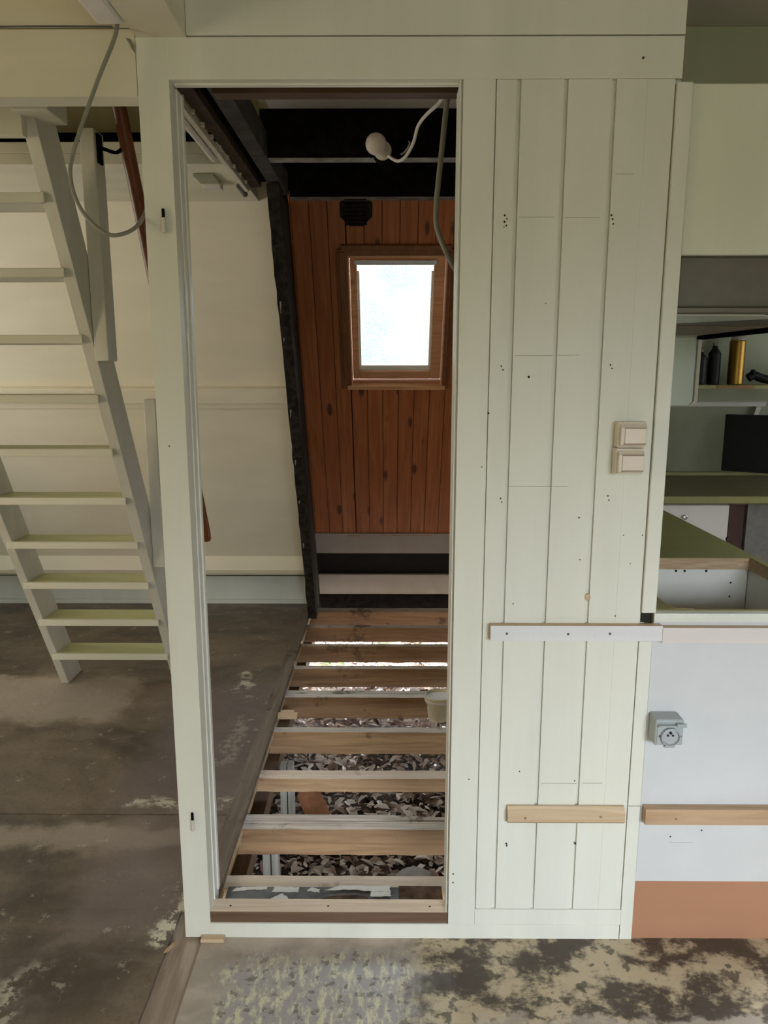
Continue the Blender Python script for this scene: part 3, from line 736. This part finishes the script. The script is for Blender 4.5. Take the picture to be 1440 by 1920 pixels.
for (yc, z0, z1) in ((2.585, 1.505, 2.235), (3.06, .66, 1.36)):
    m = MB().box(-.992, -.945, yc - .035, yc + .05, z0, z1)
    obj('post', m, [M_string], hr, .003)
    yr = P0.y + (z1 - .09 - P0.z) / dr.z * dr.y
    zr = z1 - .03
    yr = P0.y + (zr - P0.z) / dr.z * dr.y
    m = MB().tube(smooth_pts([(-.944, yc, z1 - .05), (-.925, yc + .0, z1 - .055), (-.895, (yc + yr) / 2, zr - .03), (-.878, yr, zr - .01)]), .006, 8)
    m.box(-.945, -.938, yc - .018, yc + .018, z1 - .10, z1 - .01)
    obj('bracket', m, [M_black], hr)

# =================================================================== CABLES AND SMALL FIXTURES, UPPER LEFT
jb = thing('junction_box', 'white cable box on the side of the ceiling beam', 'junction box', (-.56, 1.58, 2.17))
obj('box_body', MB().box(-.590, -.537, 1.40, 1.655, 2.158, 2.20), [M_whcable], jb, .006)
cb = MB().tube(smooth_pts([(-.552, 1.668, 2.175), (-.562, 1.664, 2.135), (-.60, 1.655, 2.05), (-.655, 1.65, 1.92), (-.665, 1.65, 1.86), (-.645, 1.65, 1.80), (-.600, 1.655, 1.758), (-.565, 1.665, 1.76), (-.545, 1.70, 1.785), (-.541, 1.77, 1.84)]), .0042, 10)
tag(obj('hanging_cable', cb, [M_cable], smooth=True), 'grey cable looping down beside the white post', 'cable')
cb = MB().tube(smooth_pts([(-3.0, D - .006, 2.178), (-1.6, D - .006, 2.176), (-.9, D - .006, 2.180), (-.72, D - .006, 2.181), (-.58, D - .006, 2.180)]), .0018, 6)
tag(obj('surface_cable', cb, [M_greyd]), 'thin dark wire running along the fascia above the stair', 'wire')
# cable duct and conduit along the removed wall's plate
dt = thing('cable_duct', 'long white cable duct with clips along the dark beam', 'cable duct', (-.577, 2.5, 2.19))
obj('duct', MB().box(-.586, -.568, D + .12, 2.80, 2.186, 2.207).box(-.5855, -.5685, 2.804, 3.20, 2.187, 2.207), [M_duct], dt, .002)
for k in range(11):
    y = 1.95 + .115 * k
    obj('clip', MB().box(-.5675, -.558, y, y + .012, 2.196, 2.2075), [M_duct], dt, .001)
ct = thing('conduit_pipe', 'short white conduit pipe with a coupler beside the long duct', 'pipe', (-.605, 2.4, 2.18))
obj('pipe', MB().tube([(-.604, D + .12, 2.192), (-.604, 2.72, 2.192)], .011, 14), [M_whcable], ct, smooth=True)
obj('coupler', MB().tube([(-.604, 2.22, 2.192), (-.604, 2.30, 2.192)], .0135, 14), [M_duct], ct, smooth=True)
obj('end_cap', MB().tube([(-.604, 2.60, 2.192), (-.604, 2.74, 2.192)], .0125, 14), [M_whcable], ct, smooth=True)
bx = thing('ceiling_fixture', 'small square grey and white box under the loft floor', 'fixture', (-.70, 3.1, 2.2))
obj('backplate', MB().box(-.745, -.665, 3.00, 3.12, 2.198, 2.2095), [M_olive], bx, .003)
obj('box_cover', MB().box(-.742, -.668, 3.121, 3.175, 2.185, 2.2095), [M_ceil], bx, .003)
m = MB().tube([(-.60, 3.16, 2.20), (-.60, 3.28, 2.195)], .012, 10)
tag(obj('pipe_stub', m, [M_greyd]), 'short dark pipe stub at the end of the cable duct', 'pipe')
# hinge pins on the post
for (x, z, lab) in ((-.494, 1.80, 'black topped hinge pin on the upper part of the left post'), (-.500, .345, 'black topped hinge pin near the foot of the left post')):
    hp = thing('hinge_pin', lab, 'hinge', (x, D - .01, z - .03), 'hinge pins on the post')
    obj('hinge_barrel', MB().lathe([(.0045, 0), (.005, .002), (.005, .030), (.0045, .031)], (x, D - .006, z - .03), seg=12), [M_duct], hp, smooth=True)
    obj('pin', MB().lathe([(.0035, 0), (.0035, .018), (.0025, .02)], (x, D - .006, z), seg=12), [M_black], hp, smooth=True)
m = MB().prism([(-.555, 2.160), (-.546, 2.158), (-.5385, 2.147), (-.537, 2.130), (-.5425, 2.137), (-.548, 2.149)], 'y', D - .003, D - .0015)
tag(obj('torn_patch', m, [plain('torn_grey', (.22, .19, .15), .8)]), 'torn grey patch on the fascia beside the beam end', 'patch')

# =================================================================== LAMP AND CABLES IN THE SMALL ROOM
bl = thing('bulb_lamp', 'bare white globe bulb in a wall holder on the black beam', 'lamp', (-.045, 2.7, 2.2))
bc = Vector((-.043, 2.585, 2.194)); bd = Vector((.045, .20, .012)).normalized()
m = MB()
prof = [(.0005, -.034)] + [(.034 * math.sin(R(a)), -.034 * math.cos(R(a))) for a in range(15, 150, 11)] + [(.016, .034), (.014, .042)]
m.lathe(prof, bc, bd, 32); obj('bulb', m, [M_bulb], bl, smooth=True)
m = MB().lathe([(.019, .036), (.023, .038), (.023, .085), (.030, .09), (.030, .10), (.024, .12)], bc, bd, 28)
obj('bulb_holder', m, [M_duct], bl, smooth=True)
m = MB().lathe([(.035, .12), (.042, .13), (.042, .215), (.038, .222)], bc, bd, 28)
obj('lamp_base', m, [M_black], bl, smooth=True)
cb = MB().tube(smooth_pts([(-.008, 2.68, 2.200), (-.003, 2.67, 2.181), (.027, 2.62, 2.152), (.052, 2.58, 2.154), (.075, 2.5, 2.173), (.087, 2.42, 2.198), (.108, 2.36, 2.210), (.132, 2.3, 2.214), (.146, 2.26, 2.219), (.158, 2.15, 2.216), (.160, 1.98, 2.19), (.155, 1.90, 2.17)]), .0052, 10)
tag(obj('lamp_cable', cb, [M_whcable], smooth=True), 'white cable curving from the bulb holder to the doorway head', 'cable')
cb = MB().tube(smooth_pts([(.068, 2.8, 2.262), (.070, 2.76, 2.246), (.062, 2.75, 2.226), (.045, 2.76, 2.212), (.02, 2.77, 2.210)]), .003, 8)
tag(obj('wire_tail', cb, [M_whcable], smooth=True), 'short pale wire tail on the black beam behind the bulb', 'wire')
cb = MB().tube(smooth_pts([(.150, 1.98, 2.17), (.142, 2.0, 2.12), (.134, 2.0, 2.04), (.124, 2.0, 1.94), (.119, 2.0, 1.88), (.122, 2.0, 1.83), (.145, 2.0, 1.775), (.180, 2.02, 1.72), (.22, 2.04, 1.68)]), .0068, 10)
tag(obj('hanging_cable', cb, [M_cable], smooth=True), 'thick grey cable hanging down inside the right jamb', 'cable')
cb = MB().tube(smooth_pts([(.156, 1.86, 2.16), (.158, 1.86, 2.09), (.166, 1.86, 2.03), (.178, 1.87, 1.98)]), .0045, 8)
tag(obj('hanging_cable', cb, [M_whcable], smooth=True), 'thin pale cable tucked against the top right of the doorway', 'cable')
vt = thing('vent', 'dark octagonal vent on the pine slope under the black beam', 'vent', tuple(slp(-.148, 2.44)))
m = MB(); m.x = SLM @ Matrix.Translation((-.148, 0, 2.475)) @ Matrix.Rotation(R(-90), 4, 'X') @ Matrix.Rotation(R(22.5), 4, 'Z')
pr = [(.083 * math.cos(R(45 * k)), .083 * math.sin(R(45 * k))) for k in range(8)]
m.prism(pr, 'z', -.03, .0)
obj('vent_body', m, [plain('dark_vent_mesh', (.022, .018, .018), .9, var=.5, scale=90, bump=.6)], vt, .004)
m = MB(); m.x = SLM @ Matrix.Translation((-.148, 0, 2.475))
for k in range(-3, 4): m.box(-.05, .05, .0305, .0325, k * .018 - .003, k * .018 + .003)
obj('grille', m, [M_black], vt)

# =================================================================== PARTITION: SWITCH, SOCKET, BATTENS
sw = thing('light_switch', 'ivory double rocker switch on the grooved panel', 'switch', (.55, D, 1.239))
obj('switch_box', MB().box(.519, .5835, D - .030, D, 1.2995, 1.3585).box(.517, .581, D - .030, D, 1.2385, 1.2985), [M_switch], sw, .003)
for (x, z) in ((.519, 1.2995), (.517, 1.2385)):
    m = MB(); m.prism([(D - .0305, z + .003), (D - .043, z + .008), (D - .044, z + .046), (D - .0305, z + .056)], 'x', x + .003, x + .0625)
    f = obj('switch_cover', m, [M_switch], sw, .002)
    obj('rocker', MB().box(x + .011, x + .058, D - .0475, D - .040, z + .011, z + .045), [paint('rocker_ivory', (.74, .64, .56), .01, .3)], f, .0015)
    for g0 in (.0455, .0092): obj('gap', MB().box(x + .010, x + .059, D - .0449, D - .0430, z + g0, z + g0 + .0014), [plain('gap_brown', (.18, .10, .06), .7)], f)
so = thing('power_socket', 'grey surface mounted power socket with open lid on the white panel', 'socket', (.68, D, .576))
obj('socket_box', MB().box(.645, .714, D - .048, D - .001, .577, .645), [M_grey], so, .005, seg=3)
m = MB().box(.650, .710, D - .0500, D - .047, .580, .626)
m.x = Matrix.Translation((.681, D - .05, .603)) @ Matrix.Rotation(R(90), 4, 'X')
m.lathe([(.0235, -.002), (.0235, .008), (.0205, .009), (.0195, .0015), (.001, .0015)], (0, 0, 0), seg=32)
obj('socket_insert', m, [plain('light_grey_plastic', (.38, .40, .41), .35, var=.02)], so, .001, smooth=True)
m = MB()
for (x, z) in ((.675, .606), (.687, .606)): m.lathe([(.0026, 0), (.0026, .002)], (x, D - .0513, z), (0, -1, 0), 10)
m.lathe([(.0032, 0), (.0032, .004)], (.681, D - .0513, .613), (0, -1, 0), 10)
obj('contact_hole', m, [M_hole], so)
for x in (.656, .706):
    obj('screw', MB().lathe([(.003, 0), (.0026, .002)], (x, D - .050, .603), (0, -1, 0), 12), [M_greyd], so, smooth=True)
m = MB().box(.650, .712, D - .060, D - .050, .630, .6335)
m.tube([(.693, D - .056, .634), (.716, D - .056, .634)], .005, 10)
obj('hinge_lid', m, [M_grey], so, .001)
obj('lower_lip', MB().box(.668, .694, D - .052, D - .046, .5735, .5785), [M_grey], so, .001)
M_pbat = paint('white_battens', (.70, .69, .70), .05, .5, (.1, 1, 1), .2, (.35, .28, .2), .4)
def screws(mb, pts, y, mi):
    for x, z in pts: mb.lathe([(.0035, 0), (.003, .0012)], (x, y, z), (0, -1, 0), 10, mi=mi)
m = MB().box(.244, .6555, D - .022, D - .0015, .834, .8725, 0, mats=[0, 1, 0, 0, 1, 0]); screws(m, [(.283, .853), (.43, .852), (.53, .853)], D - .022, 2)
tag(obj('batten', m, [M_pbat, M_batten, M_greyd], bevel=.001), 'white painted batten across the grooved panel, with raw wood top', 'batten', 'battens on the partition')
m = MB().box(.656, 1.2, D - .022, D - .0015, .829, .868, 0, mats=[0, 1, 0, 0, 0, 0])
tag(obj('batten', m, [paint('pinkish_batten', (.68, .62, .60), .04, .5, (.1, 1, 1)), M_batten], bevel=.001), 'pinkish white batten under the worktop edge', 'batten', 'battens on the partition')
m = MB(); m.prism([(D - .0005, .346), (D - .014, .346), (D - .019, .352), (D - .019, .377), (D - .008, .389), (D - .0005, .389)], 'x', .301, .597)
screws(m, [(.345, .363), (.535, .367)], D - .019, 1)
tag(obj('batten', m, [M_batten, M_joist], bevel=.001), 'short raw pine batten low on the grooved panel', 'batten', 'battens on the partition')
m = MB().box(.645, 1.2, D - .026, D - .0015, .350, .392); screws(m, [(.722, .366)], D - .026, 1)
tag(obj('batten', m, [wood('pine_batten_darker', (.38, .24, .14), (.50, .34, .21), 'x'), M_joist], bevel=.002), 'long raw pine batten on the white panel above the brown plinth', 'batten', 'battens on the partition')

# =================================================================== KITCHEN
# near run: end panel, plinth, cabinet, worktop with sink cutout
bc_ = thing('base_cabinet', 'white base cabinet end with socket, battens and brown plinth', 'cabinet', (.9, 2.0, 0))
m = MB().box(.6405, 1.15, D, D + .016, .172, .875)
for x, z in ((.722, .300), (.80, .318), (1.0, .40)): dot(m, x, z, .0022)
m.box(.72, .78, D - .0006, D + .001, .2825, .2833, 2)
obj('end_panel', m, [M_white, M_hole, M_crack], bc_, .001)
obj('plinth', MB().box(.6405, 1.15, D + .004, D + .016, .0, .1715), [M_brownp], bc_, .0005)
obj('front_edge', MB().box(.6405, 1.15, D - .003, D + .018, .8755, .8975), [paint('chipped_white_edge', (.72, .72, .66), .05, .5, (1, 1, 1), .3, (.45, .36, .24), .5)], bc_, .001)
m = MB().box(.645, 1.13, 2.272, 2.288, .05, .861)
for x in (.652, .735, .82, .905, .932, 1.0): dot(m, x, .853, .004, 1, 2.272)
for x, z in ((.79, .815), (.79, .768), (1.08, .815), (1.08, .77)): dot(m, x, z, .003, 1, 2.272)
obj('inner_back_panel', m, [M_whitew, M_hole], bc_)
obj('side_panel', MB().box(1.132, 1.148, D + .02, 3.3, .05, .861).box(.622, .643, D + .032, 2.27, .05, .861), [M_whitew], bc_)
obj('cabinet_bottom', MB().box(.645, 1.13, D + .02, 2.27, .05, .066), [M_white], bc_)
wk = thing('worktop', 'olive green laminate worktop with a sawn out sink hole', 'worktop', (.9, 2.5, .862))
m = MB().box(.622, 1.152, 2.256, 3.40, .862, .90)
m.box(.6405, 1.152, D + .0195, D + .026, .862, .8995)
m.box(1.125, 1.152, D + .026, 2.256, .862, .90)
m.prism([(.622, D + .027), (.745, D + .0262), (.705, D + .032), (.693, D + .060), (.689, D + .09), (.690, D + .15), (.680, D + .19), (.655, D + .22), (.622, D + .23)], 'z', .862, .8998)
obj('laminate', m, [M_olivetop], wk, .0012)
obj('corner_laminate', MB().box(1.153, 2.2, 3.42, 4.17, .862, .90).box(.622, 1.152, 3.4005, 4.17, .862, .90), [paint('brown_green_worktop', (.12, .10, .045), .03, .45)], wk, .001)
m = MB().box(.643, 1.123, 2.2545, 2.2557, .863, .898).box(1.1235, 1.1247, D + .03, 2.2555, .863, .898)
obj('sawn_edge', m, [M_chip], wk)
m = MB().prism([(.747, D + .0275), (.7055, D + .0325), (.6935, D + .060), (.6895, D + .09), (.6905, D + .15), (.6805, D + .1905), (.6555, D + .2205), (.656, D + .223), (.683, D + .193), (.6935, D + .151), (.6925, D + .09), (.6965, D + .061), (.7085, D + .0355), (.748, D + .030)], 'z', .863, .8997)
obj('sawn_edge', m, [M_chip], wk)
obj('edge_strip', MB().box(1.154, 2.2, 3.415, 3.4195, .868, .899), [M_oliveedge], wk, .001)
obj('upstand', MB().box(.7, 2.2, 4.12, 4.16, .9005, .918), [M_oliveedge], wk, .001)
# far drawers
dr_ = thing('drawer_unit', 'white drawer unit under the far worktop with round steel knobs', 'cabinet', (1.4, 3.6, 0))
obj('drawer_carcass', MB().box(1.165, 1.60, 3.455, 4.1, .08, .860), [M_white], dr_)
for (z0, z1) in ((.70, .855), (.50, .685), (.30, .485)):
    m = MB().box(1.168, 1.597, 3.437, 3.4535, z0, z1)
    f = obj('drawer', m, [paint('drawer_white', (.60, .56, .52), .02, .4)], dr_, .002)
    obj('knob', MB().lathe([(.005, 0), (.005, .01), (.012, .016), (.012, .022), (.006, .026)], (1.385, 3.4365, z0 + .10), (0, -1, 0), 20), [M_metal], f, smooth=True)
m = MB().box(1.61, 1.68, 3.46, 4.05, .02, .858)
tag(obj('dark_filler_board', m, [plain('dark_red_board', (.06, .025, .018), .6)]), 'dark reddish board beside the far drawer unit', 'board')
m = MB().box(1.69, 2.2, 3.45, 4.05, .02, .858)
tag(obj('appliance_side', m, [plain('grey_enamel', (.16, .15, .14), .5)]), 'grey appliance side at the far right under the worktop', 'appliance')
# overhead run
cu = thing('wall_cupboard', 'cream overhead cupboard end at the top right', 'cupboard', (.9, 2.2, 1.723))
obj('cupboard_body', MB().box(.6445, 1.16, D + .004, 2.95, 1.7235, 2.072), [paint('cupboard_cream', (.68, .69, .56), .02, .4)], cu, .003)
struct('wall_bulkhead', MB().box(.622, 2.7, 2.10, 2.14, 2.073, 2.336), [paint('bulkhead_olive', (.42, .41, .30), .03, .7)], 'dull green wall strip above the overhead cupboard', 'wall')
hd = thing('cooker_hood', 'grey enamel cooker hood under the overhead cupboard', 'cooker hood', (.9, 2.2, 1.60))
obj('hood_shell', MB().box(.650, 1.15, D + .020, 2.78, 1.612, 1.7225), [M_hood], hd, .004)
obj('hood_rim', MB().box(.6445, 1.155, D + .004, 2.80, 1.600, 1.611), [M_hood], hd, .002)
m = MB().prism([(.655, 1.76), (.86, 1.77), (.95, 1.86), (.66, 2.15)], 'z', 1.5965, 1.5995)
obj('lamp_lens', m, [paint('dull_lens', (.62, .66, .60), .03, .3)], hd, .001)
obj('grease_filter', MB().box(.70, 1.10, 2.2, 2.72, 1.5960, 1.5995), [plain('filter_brown', (.20, .16, .11), .6)], hd)
obj('front_bar', MB().box(1.135, 1.165, D + .2, 2.82, 1.586, 1.5995), [M_black], hd, .002)
sp_ = thing('shelf_side', 'pale green white shelf end board with rounded lower corner', 'shelf board', (.9, 2.84, 1.345))
pr = [(.66, 1.345)] + [(1.125 + .018 * math.cos(R(a)), 1.363 + .018 * math.sin(R(a))) for a in range(-90, 1, 15)] + [(1.143, 1.594), (.66, 1.594)]
obj('side_board', MB().prism(pr, 'y', 2.835, 2.853), [paint('pale_green_white', (.66, .72, .64), .02, .4)], sp_, .001)
obj('edging', MB().prism([(1.130, 1.347), (1.150, 1.350), (1.158, 1.365), (1.158, 1.594), (1.144, 1.594), (1.144, 1.362)], 'y', 2.825, 2.86), [M_duct], sp_, .002)
# far shelf with cans
sh = thing('wall_shelf', 'olive edged wall shelf carrying the gold can', 'shelf', (1.8, 3.75, 1.385))
obj('shelf_board', MB().box(1.48, 2.3, 3.62, 3.88, 1.388, 1.406), [M_oliveedge], sh, .001)
obj('shelf_insert', MB().box(1.57, 1.75, 3.615, 3.6195, 1.389, 1.405), [plain('brown_insert', (.22, .12, .05), .6)], sh)
cn = thing('spray_can', 'tall gold metal can on the far shelf', 'can', (1.70, 3.72, 1.407))
obj('can_body', MB().lathe([(.034, 0), (.037, .004), (.037, .205), (.034, .212)], (1.70, 3.72, 1.407), seg=32), [M_gold], cn, smooth=True)
obj('can_cap', MB().lathe([(.034, .213), (.033, .22), (.024, .238), (.012, .245), (.004, .246)], (1.70, 3.72, 1.407), seg=28), [M_metal], cn, smooth=True)
for (x, r, h, lab) in ((1.60, .030, .20, 'dark bottle just left of the gold can'), (1.53, .034, .17, 'dark bottle half hidden by the shelf end board')):
    b_ = thing('bottle', lab, 'bottle', (x, 3.74, 1.407), 'dark bottles on the far shelf')
    obj('bottle_body', MB().lathe([(r * .9, 0), (r, .006), (r, h * .75), (r * .45, h * .88), (r * .4, h * .93)], (x, 3.74, 1.407), seg=24), [M_bottle], b_, smooth=True)
    obj('cap', MB().lathe([(r * .45, h * .931), (r * .45, h), (r * .4, h * 1.01)], (x, 3.74, 1.407), seg=20), [M_greyd], b_, smooth=True)
tl = thing('glue_gun', 'low black tool lying on the shelf beside the gold can', 'tool', (1.86, 3.72, 1.407))
m = MB().tube(smooth_pts([(1.765, 3.72, 1.44), (1.79, 3.72, 1.452), (1.83, 3.72, 1.438), (1.88, 3.72, 1.428), (1.93, 3.72, 1.424)]), .021, 14)
m.lathe([(.02, -.015), (.026, 0), (.02, .015)], (1.95, 3.72, 1.436), (1, 0, 0), 16)
obj('tool_body', m, [M_bottle], tl, smooth=True)
obj('tool_handle', MB().tube([(1.785, 3.72, 1.44), (1.775, 3.70, 1.475)], [.014, .011], 10), [M_bottle], tl, smooth=True)
# black panel leaning in the far corner
m = MB(); m.x = Matrix.Translation((1.785, 3.72, .975)) @ Matrix.Rotation(R(-32), 4, 'Z') @ Matrix.Rotation(R(0), 4, 'X')
bp = thing('black_cabinet_door', 'square black panel standing open above the far worktop', 'panel', (1.78, 3.8, .975))
m.box(-.105, .13, -.012, .012, 0, .285)
obj('panel', m, [plain('black_gloss', (.008, .008, .008), .35, spec=.2)], bp, .002)
m = MB(); m.x = Matrix.Translation((1.785, 3.72, .975)) @ Matrix.Rotation(R(-32), 4, 'Z')
m.box(.131, .30, -.010, .010, -.074, .28)
obj('panel_frame', m, [M_duct], bp, .002)
m = MB(); m.x = SLM
m.box(.9, 1.98, 0.001, .02, 1.475, 1.500)
m.box(1.93, 1.955, .001, .03, 1.10, 1.475)
tag(obj('window_trim', m, [M_ceil], bevel=.001), 'pale horizontal trim on the green kitchen slope', 'trim')
